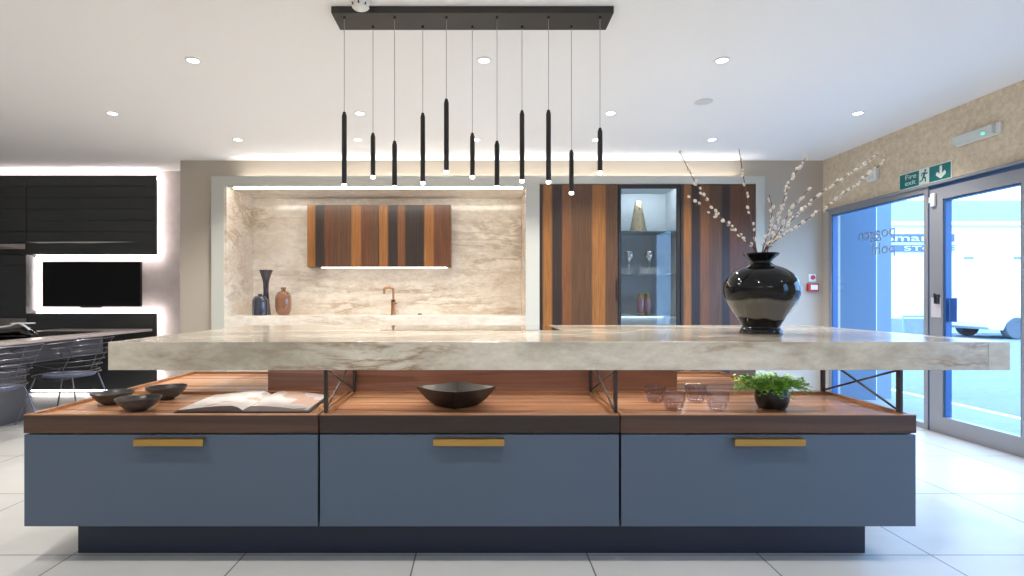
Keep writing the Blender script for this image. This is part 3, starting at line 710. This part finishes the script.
# ------------------------------------------------------------------ things on the trays
BOWL = [(0, .0), (.040, 0), (.044, .004), (.070, .018), (.094, .040), (.106, .058), (.103, .060), (.090, .044), (.066, .024), (.035, .010), (0, .008)]
def bowl(x, y, k, kz, lab):
    bm = bm_new(); lathe(bm, [(r*k, h*kz) for r, h in BOWL], (x, y, TF+.0005), 44, 3)
    for v in bm.verts:   # gently uneven hand-made rim
        a = math.atan2(v.co.y-y, v.co.x-x); v.co.z += .0018*math.sin(3*a+x*9)*((v.co.z-TF)/.06)
    tag(obj('stoneware_bowl', bm, M['bowl'], smooth=True), lab, 'bowl', 'dark bowls on the left tray')
bowl(-1.557, 2.50, .87, .95, 'dark stoneware bowl nearest the front of the three')
bowl(-1.775, 2.65, .87, .95, 'dark stoneware bowl furthest left of the three')
bowl(-1.590, 2.78, .88, 1.05, 'dark stoneware bowl beside the open book, rearmost of three')
# square bowl standing cornerwise
bm = bm_new(); cx, cy = -.118, 2.60
def ring(hd, z, k=0):
    out = []
    for q in range(4):
        a = q*PI/2-PI/2
        c0 = Vector((cx+hd*math.cos(a), cy+hd*math.sin(a)*.86, z)); c1 = Vector((cx+hd*math.cos(a+PI/2), cy+hd*math.sin(a+PI/2)*.86, z))
        for s in range(6):
            f = s/6; p = c0.lerp(c1, f); mid = math.sin(f*PI)
            p.z -= k*mid*.004; p.x += (p.x-cx)*mid*.06; p.y += (p.y-cy)*mid*.06
            out.append(bm.verts.new(p))
    return out
rs = [ring(.085, TF+.001), ring(.100, TF+.004), ring(.142, TF+.036), ring(.175, TF+.072, .6), ring(.192, TF+.094, 1), ring(.184, TF+.094, 1), ring(.166, TF+.070, .6), ring(.130, TF+.036), ring(.09, TF+.014)]
for a, b in zip(rs, rs[1:]):
    for k in range(24): bm.faces.new((a[k], a[(k+1) % 24], b[(k+1) % 24], b[k]))
bm.faces.new(list(reversed(rs[0]))); bm.faces.new(rs[-1])
tag(obj('square_bowl', bm, M['bronze'], smooth=True), 'dark bronze square bowl turned cornerwise on the middle tray', 'bowl')

# open book
bk = thing('open_book', 'large glossy illustrated book lying open on the left tray', 'book', (-1.07, 2.645, TF))
bm = bm_new(); bx(bm, -1.365, -.762, 2.445, 2.85, TF+.001, TF+.005)
for v in bm.verts: v.co.x -= (v.co.y-2.445)*.05
obj('cover', bm, M['cover'], bk)
def pages(x0, x1, name, m, left):
    bm = bm_new(); N = 14; top = []; bot = []
    for j, y in enumerate((2.45, 2.645, 2.845)):
        rt = []; rb = []
        for i in range(N+1):
            f = i/N; g = f if left else 1-f        # g = 1 at the spine
            h = .006+.019*math.sin(min(g*1.02, 1)*PI*.62)**1.3
            if g > .9: h *= max(0, (1-g)/.1)*.75+.25
            x = x0+(x1-x0)*f-(y-2.445)*.05
            rt.append(bm.verts.new((x, y, TF+.0055+h))); rb.append(bm.verts.new((x, y, TF+.0055)))
        top.append(rt); bot.append(rb)
    for j in range(2):
        for i in range(N):
            bm.faces.new((top[j][i], top[j][i+1], top[j+1][i+1], top[j+1][i])); bm.faces.new((bot[j][i], bot[j+1][i], bot[j+1][i+1], bot[j][i+1]))
    for i in range(N):
        f = bm.faces.new((bot[0][i], bot[0][i+1], top[0][i+1], top[0][i])); f.material_index = 1
        f = bm.faces.new((bot[2][i+1], bot[2][i], top[2][i], top[2][i+1])); f.material_index = 1
    for j in range(2):
        f = bm.faces.new((bot[j][0], top[j][0], top[j+1][0], bot[j+1][0])); f.material_index = 1
        f = bm.faces.new((bot[j+1][N], top[j+1][N], top[j][N], bot[j][N])); f.material_index = 1
    obj(name, bm, [m, M['page_edge_l'] if left else M['paper']], bk, True)
pages(-1.355, -1.062, 'left_pages', M['pan_l'], True); pages(-1.060, -.772, 'right_pages', M['pan_r'], False)

# tumblers
TUM = [(0, 0), (.031, 0), (.036, .004), (.042, .018), (.044, .036), (.0435, .040), (.050, .044), (.0515, .060), (.0515, .083),
       (.0490, .083), (.0490, .060), (.0475, .047), (.041, .041), (.0405, .024), (.034, .010), (0, .008)]
tm = tag(None or obj('tumbler', (lambda b: (lathe(b, TUM, (.85, 2.68, TF+.0005), 36), b)[1])(bm_new()), M['smoke'], smooth=True),
         'smoked mauve stacking tumbler at the left of the rear two', 'tumbler', 'smoked glass tumblers on the right tray')
for x, y, lab in ((.877, 2.50, 'smoked mauve stacking tumbler at the left of the front two'), (1.055, 2.70, 'smoked mauve stacking tumbler at the right of the rear two'), (1.074, 2.50, 'smoked mauve stacking tumbler at the right of the front two')):
    c = tm.copy(); COL.objects.link(c); c.location = (x, y, tm.location.z); c['label'] = lab

# plant
pt = thing('potted_plant', 'bright green leafy plant in a round black pot', 'potted plant', (1.354, 2.56, TF))
bm = bm_new(); lathe(bm, [(0, .0005), (.050, .0005), (.062, .008), (.072, .035), (.073, .060), (.069, .085), (.065, .095), (.061, .095), (.064, .08), (0, .078)], pt.location, 36, 3); obj('pot', bm, M['pot'], pt, True)
bm = bm_new(); lathe(bm, [(0, .082), (.0625, .080), (.0625, .076), (0, .076)], pt.location, 24); obj('soil', bm, M['soil'], pt)
rnd = random.Random(3)
def leafbm(bm, c, d, up, L, W):
    side = d.cross(up).normalized()
    v = [c, c+d*L*.45+side*W, c+d*L, c+d*L*.45-side*W]
    v = [bm.verts.new(q) for q in v]; v[1].co += up*L*.12; v[3].co += up*L*.12
    bm.faces.new((v[0], v[1], v[2])); bm.faces.new((v[0], v[2], v[3]))
b1 = bm_new(); b2 = bm_new(); bs = bm_new()
for s in range(330):
    a = rnd.uniform(0, 2*PI); rr = rnd.uniform(.02, 1)**.7
    L = .155*rr; hz = rnd.uniform(.02, .085)*(1-.35*rr)
    droop = rnd.uniform(0, .045)*rr
    p0 = pt.location+Vector((.03*math.cos(a), .03*math.sin(a), .085))
    p2 = p0+Vector((L*math.cos(a), L*math.sin(a)*.8, min(hz, .086)-droop)); p1 = (p0+p2)/2+Vector((0, 0, .02))
    path = crom([p0, p1, p2], 4); tube(bs, path, .0009, 4)
    for q in range(8):
        f = .25+.75*q/7; k = min(int(f*(len(path)-1)), len(path)-1); c = path[k]
        aa = rnd.uniform(0, 2*PI); d = Vector((math.cos(aa), math.sin(aa), rnd.uniform(-.3, .7))).normalized()
        up = Vector((rnd.uniform(-.3, .3), rnd.uniform(-.3, .3), 1)).normalized()
        ll = rnd.uniform(.012, .021)
        if c.z+ll > .838: continue
        leafbm(b1 if rnd.random() < .72 else b2, c, d, up, ll, rnd.uniform(.0055, .009))
fo = obj('foliage', b1, M['leaf'], pt); obj('inner_foliage', b2, M['leaf2'], pt); obj('stems', bs, M['leaf2'], pt)

# ------------------------------------------------------------------ vase and willow
VX, VY, VZ = 1.497, 2.94, .963
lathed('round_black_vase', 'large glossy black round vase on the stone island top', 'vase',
       [(0, .0005), (.098, .0005), (.104, .010), (.102, .021), (.093, .030), (.093, .037), (.106, .062), (.134, .108), (.170, .165), (.188, .218), (.182, .268), (.154, .313), (.112, .344), (.068, .361), (.052, .374), (.056, .390), (.082, .413), (.089, .422), (.083, .424), (.052, .396), (.045, .374), (.055, .36), (.12, .33), (.155, .23), (0, .06)], (VX, VY, VZ), M['vase_banded'], 64, 5)
cat = None
br = [([(680, 152), (698, 187), (723, 220), (750, 248)], .10, 'outermost willow branch at the far left of the vase', .5),
      ([(687.5, 195), (710, 212), (732.6, 227), (752, 249)], -.10, 'lowest willow branch leaning left over the walnut cupboard', .5),
      ([(739, 149), (744, 180), (751, 218), (756, 249)], .02, 'nearly upright willow branch in front of the walnut cupboard', .45),
      ([(769, 195), (772, 210), (769, 229), (763, 249)], -.06, 'shortest willow branch rising straight from the vase', 1.1),
      ([(807, 156), (790, 182), (782, 206), (768, 249)], .05, 'willow branch leaning right with its tip against the ceiling line', 1.0),
      ([(810, 188), (794, 206), (775, 237), (765, 249)], -.12, 'short willow branch leaning right between two longer ones', 1.0),
      ([(880, 153), (843, 178), (809, 203), (774, 247)], .12, 'longest willow branch reaching right, upper of the two', .8),
      ([(885, 161), (855, 185), (824, 208), (777, 247)], -.05, 'willow branch reaching right, lower of the two', 1.0)]
cbm = bm_new(); lathe(cbm, [(0, -.009), (.004, -.006), (.0070, 0), (.0058, .007), (0, .012)], (0, 0, 0), 8, 2)
cme = bpy.data.meshes.new('catkin'); cbm.to_mesh(cme); cbm.free(); cme.materials.append(M['catkin'])
for p in cme.polygons: p.use_smooth = True
for pts, dy, lab, dens in br:
    pts = pts[::-1]; n = len(pts)
    W_ = [P(x, y, VY+dy*(i/(n-1))) for i, (x, y) in enumerate(pts)]
    base = Vector((VX+(W_[0].x-VX)*.15, VY+dy*.1, VZ+.22))
    W_[0].x = VX+max(-.036, min(.036, W_[0].x-VX)); 
    W_ = [base, Vector((VX+(W_[0].x-VX)*.8, VY, VZ+.385))]+W_
    path = crom(W_, 8); L = len(path)
    bm = bm_new(); tube(bm, path, [.0040-.0024*i/L for i in range(L)], 6)
    bo = obj('willow_branch', bm, M['twig'], smooth=True, origin=base); tag(bo, lab, 'branch', 'pussy willow branches in the black vase')
    s = 0; step = .0155/dens; acc = 0; rn = random.Random(len(lab))
    for i in range(16, L-1):
        seg = path[i+1]-path[i]; acc += seg.length
        while acc > step:
            acc -= step; f = i/L
            if rn.random() < .12: continue
            c = bpy.data.objects.new('catkin', cme); COL.objects.link(c); c.parent = bo
            off = Vector((rn.uniform(-1, 1), rn.uniform(-1, 1), rn.uniform(-.4, .4))).normalized()*.006
            c.location = path[i].lerp(path[i+1], rn.random())+off-base
            c.rotation_mode = 'QUATERNION'; c.rotation_quaternion = (seg.normalized()*1.0+off.normalized()*.5).to_track_quat('Z', 'Y')
            k = rn.uniform(.8, 1.25); c.scale = (k, k, k)

# ------------------------------------------------------------------ left dining area
# grooved charcoal wall units
def grooved(parent, name, x0, x1, yf, z0, z1, rows, m=None):
    bm = bm_new(); h = (z1-z0)/rows
    bx(bm, x0, x1, yf+.012, yf+.03, z0, z1)
    for k in range(rows): bx(bm, x0, x1, yf, yf+.014, z0+k*h+.003, z0+(k+1)*h-.003, .0015)
    return obj(name, bm, m or M['charcoal'], parent)
t = thing('charcoal_wall_unit', 'long charcoal grooved wall cabinet above the television', 'cabinet', (-5.5, 6.65, 1.675))
grooved(t, 'door', -5.455, -3.905, 6.60, 1.675, 2.625, 7)
grooved(t, 'door', -7.9, -5.46, 6.60, 1.675, 2.625, 7)
box('body', (-7.9, -3.99, 6.63, 6.72, 1.675, 2.62), M['charcoal'], t)
bm = bm_new(); prism(bm, [(-5.46, 1.822), (-5.30, 1.806), (-5.0, 1.811), (-4.7, 1.808), (-4.13, 1.823), (-4.45, 1.826)], 'y', 6.592, 6.602)
obj('handle', bm, mat('recess_glint', (.8, .78, .75), .25, .6), t)  # bright sliver shaped as the reflection along the handle recess
# backlight behind the upper cabinet, the screen niche and the low unit
def strip(x0, x1, y0, y1, z0, z1, lab, k=1.0, along='x'):
    t = thing('led_backlight', lab, 'light strip', ((x0+x1)/2, (y0+y1)/2, (z0+z1)/2), 'backlights behind the charcoal units')
    box('diffuser', (x0, x1, y0, y1, z0, z1), M['led_white'], t)
strip(-7.8, -3.95, 6.725, 6.74, 2.60, 2.63, 'white backlight along the top of the charcoal wall unit')
strip(-4.0, -3.99, 6.725, 6.745, 1.70, 2.60, 'upright backlight at the right end of the charcoal wall unit')
strip(-5.43, -3.93, 6.725, 6.745, 1.665, 1.675, 'backlight under the upper cabinet above the television')
strip(-5.43, -3.93, 6.725, 6.745, .965, .975, 'backlight along the top of the low charcoal unit')
strip(-4.0, -3.99, 6.725, 6.745, .08, .94, 'upright backlight at the right end of the low unit')
strip(-5.45, -5.44, 6.725, 6.745, 1.0, 1.65, 'upright backlight left of the television')
strip(-5.4, -3.97, 6.602, 6.625, .030, .043, 'floor backlight under the low charcoal unit')
t = thing('charcoal_low_unit', 'charcoal grooved low cabinet under the television', 'cabinet', (-5.0, 6.66, .03))
grooved(t, 'door', -5.455, -3.905, 6.60, .045, .965, 4)
box('body', (-5.455, -3.99, 6.63, 6.72, .045, .96), M['charcoal'], t)
box('foot', (-5.4, -3.96, 6.70, 6.79, .001, .045), M['charcoal'], t)
t = thing('charcoal_tall_unit', 'tall charcoal grooved panel left of the television', 'cabinet', (-6.6, 6.66, 0))
grooved(t, 'door', -7.9, -5.462, 6.60, .91, 1.67, 6)
box('body', (-7.9, -5.462, 6.63, 6.72, .001, 1.67), M['charcoal'], t)
box('splashback', (-7.9, -5.462, 6.60, 6.629, .76, .905), M['splash'], t)
t = thing('hood_flap', 'pale angled extractor flap at the far left edge', 'extractor', (-5.9, 6.4, 1.72))
bm = bm_new(); prism(bm, [(6.30, 1.745), (6.30, 1.765), (6.59, 1.80), (6.59, 1.735)], 'x', -6.6, -5.46); obj('flap', bm, mat('beige_metal', (.50, .42, .36), .4), t)
tv = thing('television', 'black wall mounted flat television between charcoal cabinets', 'television', (-4.78, 6.74, 1.02))
box('case', (-5.315, -4.125, 6.665, 6.70, 1.045, 1.59), M['tv_case'], tv, .004)
box('screen', (-5.308, -4.132, 6.662, 6.666, 1.055, 1.583), M['screen'], tv)
bm = bm_new(); prism(bm, [(-4.87, 1.045), (-4.84, 1.033), (-4.62, 1.033), (-4.59, 1.045)], 'y', 6.664, 6.69); obj('sensor_bar', bm, M['tv_case'], tv)
box('bracket', (-4.95, -4.5, 6.70, 6.799, 1.2, 1.45), M['black_metal'], tv)
# peninsula table
tb = thing('peninsula_table', 'long grey peninsula table running from the charcoal units', 'table', (-4.5, 5.2, 0))
TT = .784
box('tabletop', (-5.0, -3.92, 2.6, 6.56, TT-.028, TT), M['table'], tb, .002)
box('apron', (-4.95, -4.26, 3.0, 6.2, .53, TT-.03), M['apron'], tb)
box('support_panel', (-4.9, -4.30, 3.1, 5.2, .001, .528), M['apron'], tb)
tag(box('table_hob', (-4.75, -4.12, 4.55, 6.0, TT+.0005, TT+.004), M['hob'], bev=.001), 'long black glass hob let into the grey peninsula table', 'hob')
# black ornament on the table
bm = bm_new(); O = Vector((-4.43, 5.25, TT+.005))
prof = [(-.28, .012, .05), (-.20, .03, .09), (-.10, .065, .10), (0, .075, .10), (.08, .09, .08), (.13, .05, .09), (.17, .02, .05)]
rings = []
for u, h, wd in prof:
    rings.append([bm.verts.new(O+Vector((u, wd*math.cos(a), max(0, h*.5+h*.5*math.sin(a))))) for a in [k*PI/5 for k in range(10)]])
for a, b in zip(rings, rings[1:]):
    for k in range(10): bm.faces.new((a[k], a[(k+1) % 10], b[(k+1) % 10], b[k]))
bm.faces.new(rings[0]); bm.faces.new(list(reversed(rings[-1])))
t = thing('black_ornament', 'low black glossy sculpture with white accents on the grey table', 'ornament', O)
obj('base', bm, M['ornament'], t, True)
bm = bm_new(); tube(bm, crom([O+Vector(q) for q in ((-.12, -.06, .085), (-.02, -.06, .095), (.05, -.05, .12), (.12, -.06, .10), (.16, -.05, .06))], 4), .009, 8)
bx(bm, O.x-.02, O.x+.14, O.y-.05, O.y+.05, O.z+.115, O.z+.125, .003)
obj('white_accent', bm, M['white_plastic'], t, True)

# wire chairs facing the table (towards -x)
def wire_chair(loc):
    t = thing('wire_chair', 'x', 'chair', loc, 'steel wire chairs at the table'); l = Vector(loc)
    bm = bm_new()
    def U(z, back, half, front, r=.0042, dz=0):
        # rod running from one arm end round the back to the other arm end; chair faces -x
        pts = [(front, -half*.96, z-dz), (front+.12, -half, z-dz*.7), (back-.14, -half*.97, z-dz*.2), (back-.03, -half*.72, z), (back, 0, z), (back-.03, half*.72, z), (back-.14, half*.97, z-dz*.2), (front+.12, half, z-dz*.7), (front, half*.96, z-dz)]
        return [l+Vector(q) for q in crom(pts, 5)]
    ups = []
    for k in range(7):
        f = k/6; z = .47+.30*f
        u = U(z, .20+.11*f, .24+.045*f, -.22-.10*f*(1 if k > 2 else .3) if k > 1 else -.02, dz=.09*f)
        tube(bm, u, .0055 if k == 6 else .0036, 6); ups.append(u)
    for idx in (4, 12, 20, 28, 36):
        tube(bm, [u[min(idx, len(u)-1)] for u in ups], .0036, 6)
    for e in (0, -1): tube(bm, [u[e] for u in ups[2:]], .0045, 6)
    obj('wire_shell', bm, M['wire'], t, True)
    bm = bm_new()   # seat basket
    rim = []
    for k in range(24):
        a = 2*PI*k/24; rim.append(l+Vector((-.02+.25*abs(math.cos(a))**.8*(1 if math.cos(a) > 0 else -1), .245*abs(math.sin(a))**.8*(1 if math.sin(a) > 0 else -1), .43+(.02 if math.cos(a) > .3 else 0))))
    tube(bm, rim+[rim[0]], .0055, 6)
    for k in range(-4, 5):
        y = k*.052; h = .24*(1-(abs(y)/.27)**3)
        tube(bm, crom([l+Vector(q) for q in ((-.02-h, y, .43), (-.10, y, .40), (.05, y, .395), (-.02+h, y, .445))], 4), .003, 5)
    obj('seat_frame', bm, M['wire'], t, True)
    bm = bm_new(); lathe(bm, [(0, .408), (.17, .412), (.205, .422), (.205, .434), (.18, .442), (0, .440)], l, 32, 2)
    obj('seat_pad', bm, M['pad'], t, True)
    for sx, sy in ((-1, -1), (-1, 1), (1, -1), (1, 1)):
        bm = bm_new()
        a = l+Vector((-.02+sx*.17, sy*.17, .42)); b = l+Vector((-.02+sx*.29, sy*.24, .006))
        tube(bm, [a, b], .0065, 8); obj('leg', bm, M['wire'], t, True)
    return t
c1 = wire_chair((-3.89, 5.2, 0)); c1['label'] = 'steel wire armchair with blue pad, the farther of two at the table'
c2 = dup(c1, (-3.93, 4.38, 0), 'steel wire armchair cut by the left edge of the photo')

# ------------------------------------------------------------------ outside
struct(box('ground', (XR+.12, 60, -12, 60, -.15, -.03), M['road'])).name = 'floor_outside'
struct(box('pavement', (XR+.12, 5.12, -12, 60, -.03, -.005), M['paving'])).name = 'floor_pavement'
tag(box('kerb_line', (5.12, 5.22, -12, 60, -.029, -.003), M['line']), 'white painted line along the kerb outside', 'road line')
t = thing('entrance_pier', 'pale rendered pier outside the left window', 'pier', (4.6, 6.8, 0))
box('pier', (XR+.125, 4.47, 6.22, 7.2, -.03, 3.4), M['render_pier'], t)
box('return_wall', (4.47, 4.70, 6.30, 7.2, -.03, 3.4), mat('paler_render', (.20, .25, .30), .9), t)  # skylight blue mixed into this lighter render colour too
bm = bm_new(); tube(bm, [(4.49, 6.27, 0), (4.49, 6.27, 3.3)], .018, 12); obj('downpipe', bm, M['pipe'], t, True)
sh = thing('shop_building', 'pale two storey shop with a blue sign across the road', 'building', (20, 23, 0))
box('wall', (12.5, 34, 21, 27, -.03, 3.9), M['render_white'], sh)
bm = bm_new(); bx(bm, 12.3, 34.2, 20.8, 27.2, 3.9, 4.05); obj('parapet', bm, M['render_white'], sh)
for k in range(5): box('vent', (18.45+k*1.9, 18.8+k*1.9, 20.97, 21.0, 2.64, 2.72), M['roof'], sh)
sg = thing('shop_sign', 'blue two line shop sign seen through the window', 'sign', (16.3, 20.9, 2.6))
s_ = 550/20.9
box('board', (14.8, 18.0, 20.90, 20.99, 1.15+(CY-241.6)/s_, 1.15+(CY-234)/s_), M['sign_blue'], sg)
box('board', (14.8, 18.0, 20.90, 20.99, 1.15+(CY-251.3)/s_, 1.15+(CY-245)/s_), M['sign_blue'], sg)
text('lettering', 'Smart', .36, (15.30, 20.89, 1.15+(CY-241.0)/s_), (1, 0, 0), M['car_white'], sg, .01, width=1.95)
text('lettering', 'STORE', .25, (16.05, 20.89, 1.15+(CY-250.6)/s_), (1, 0, 0), M['car_white'], sg, .01, width=1.9)
rb = thing('gabled_building', 'white warehouse with a low grey pitched roof beyond the road', 'building', (30, 34, 0))
box('wall', (24, 60, 33, 44, -.03, 5.6), M['render_white'], rb)
bm = bm_new(); prism(bm, [(32.6, 5.6), (38.5, 8.0), (44.4, 5.6)], 'x', 23.6, 60); obj('roof', bm, M['roof'], rb)
tag(box('boundary_wall', (13.0, 30, 18.5, 18.8, -.03, 1.62), M['render_white']), 'low white boundary wall across the road', 'wall')
gb = thing('grit_bin', 'small green edged metal bin beside the road', 'bin', (13.3, 16.8, 0))
box('body', (12.75, 14.0, 16.6, 17.2, -.03, .52), M['paving'], gb, .02)
bm = bm_new(); tube(bm, [(12.72, 16.57, -.02), (12.72, 16.57, .6), (14.03, 16.57, .6), (14.03, 16.57, -.02)], .03, 8); obj('frame', bm, M['rail_green'], gb)
car = thing('parked_car', 'white hatchback parked across the road', 'car', (16.7, 16.5, 0))
bm = bm_new(); X = 14.45; Y0 = 15.7
body = [(0, .35), (.02, .62), (.25, .80), (.95, .92), (1.55, 1.30), (2.2, 1.42), (3.2, 1.38), (3.85, 1.0), (4.2, .92), (4.25, .5), (4.15, .28), (3.75, .26), (3.62, .5), (3.35, .58), (3.08, .5), (2.95, .26), (1.25, .26), (1.12, .5), (.85, .58), (.58, .5), (.45, .26), (.1, .27)]
prism(bm, [(X+a, b-.03) for a, b in body], 'y', Y0, Y0+1.7)
obj('body', bm, M['car_white'], car)
bm = bm_new(); prism(bm, [(X+a, b-.03) for a, b in ((1.15, .96), (1.62, 1.26), (2.2, 1.35), (2.2, .96))], 'y', Y0-.01, Y0+1.71); prism(bm, [(X+a, b-.03) for a, b in ((2.28, .96), (2.28, 1.35), (3.12, 1.32), (3.6, 1.0))], 'y', Y0-.01, Y0+1.71); obj('side_windows', bm, M['car_glass'], car)
for a in (.85, 3.35):
    for yy in (Y0+.0, Y0+1.5):
        bm = bm_new(); lathe(bm, [(0, 0), (.19, 0), (.20, -.01), (.30, -.01), (.32, .02), (.32, .19), (0, .2)], (0, 0, 0), 24)
        for v in bm.verts: v.co = Vector((X+a+v.co.x, yy+v.co.z, .29+v.co.y))
        obj('wheel', bm, M['tyre'], car, True)
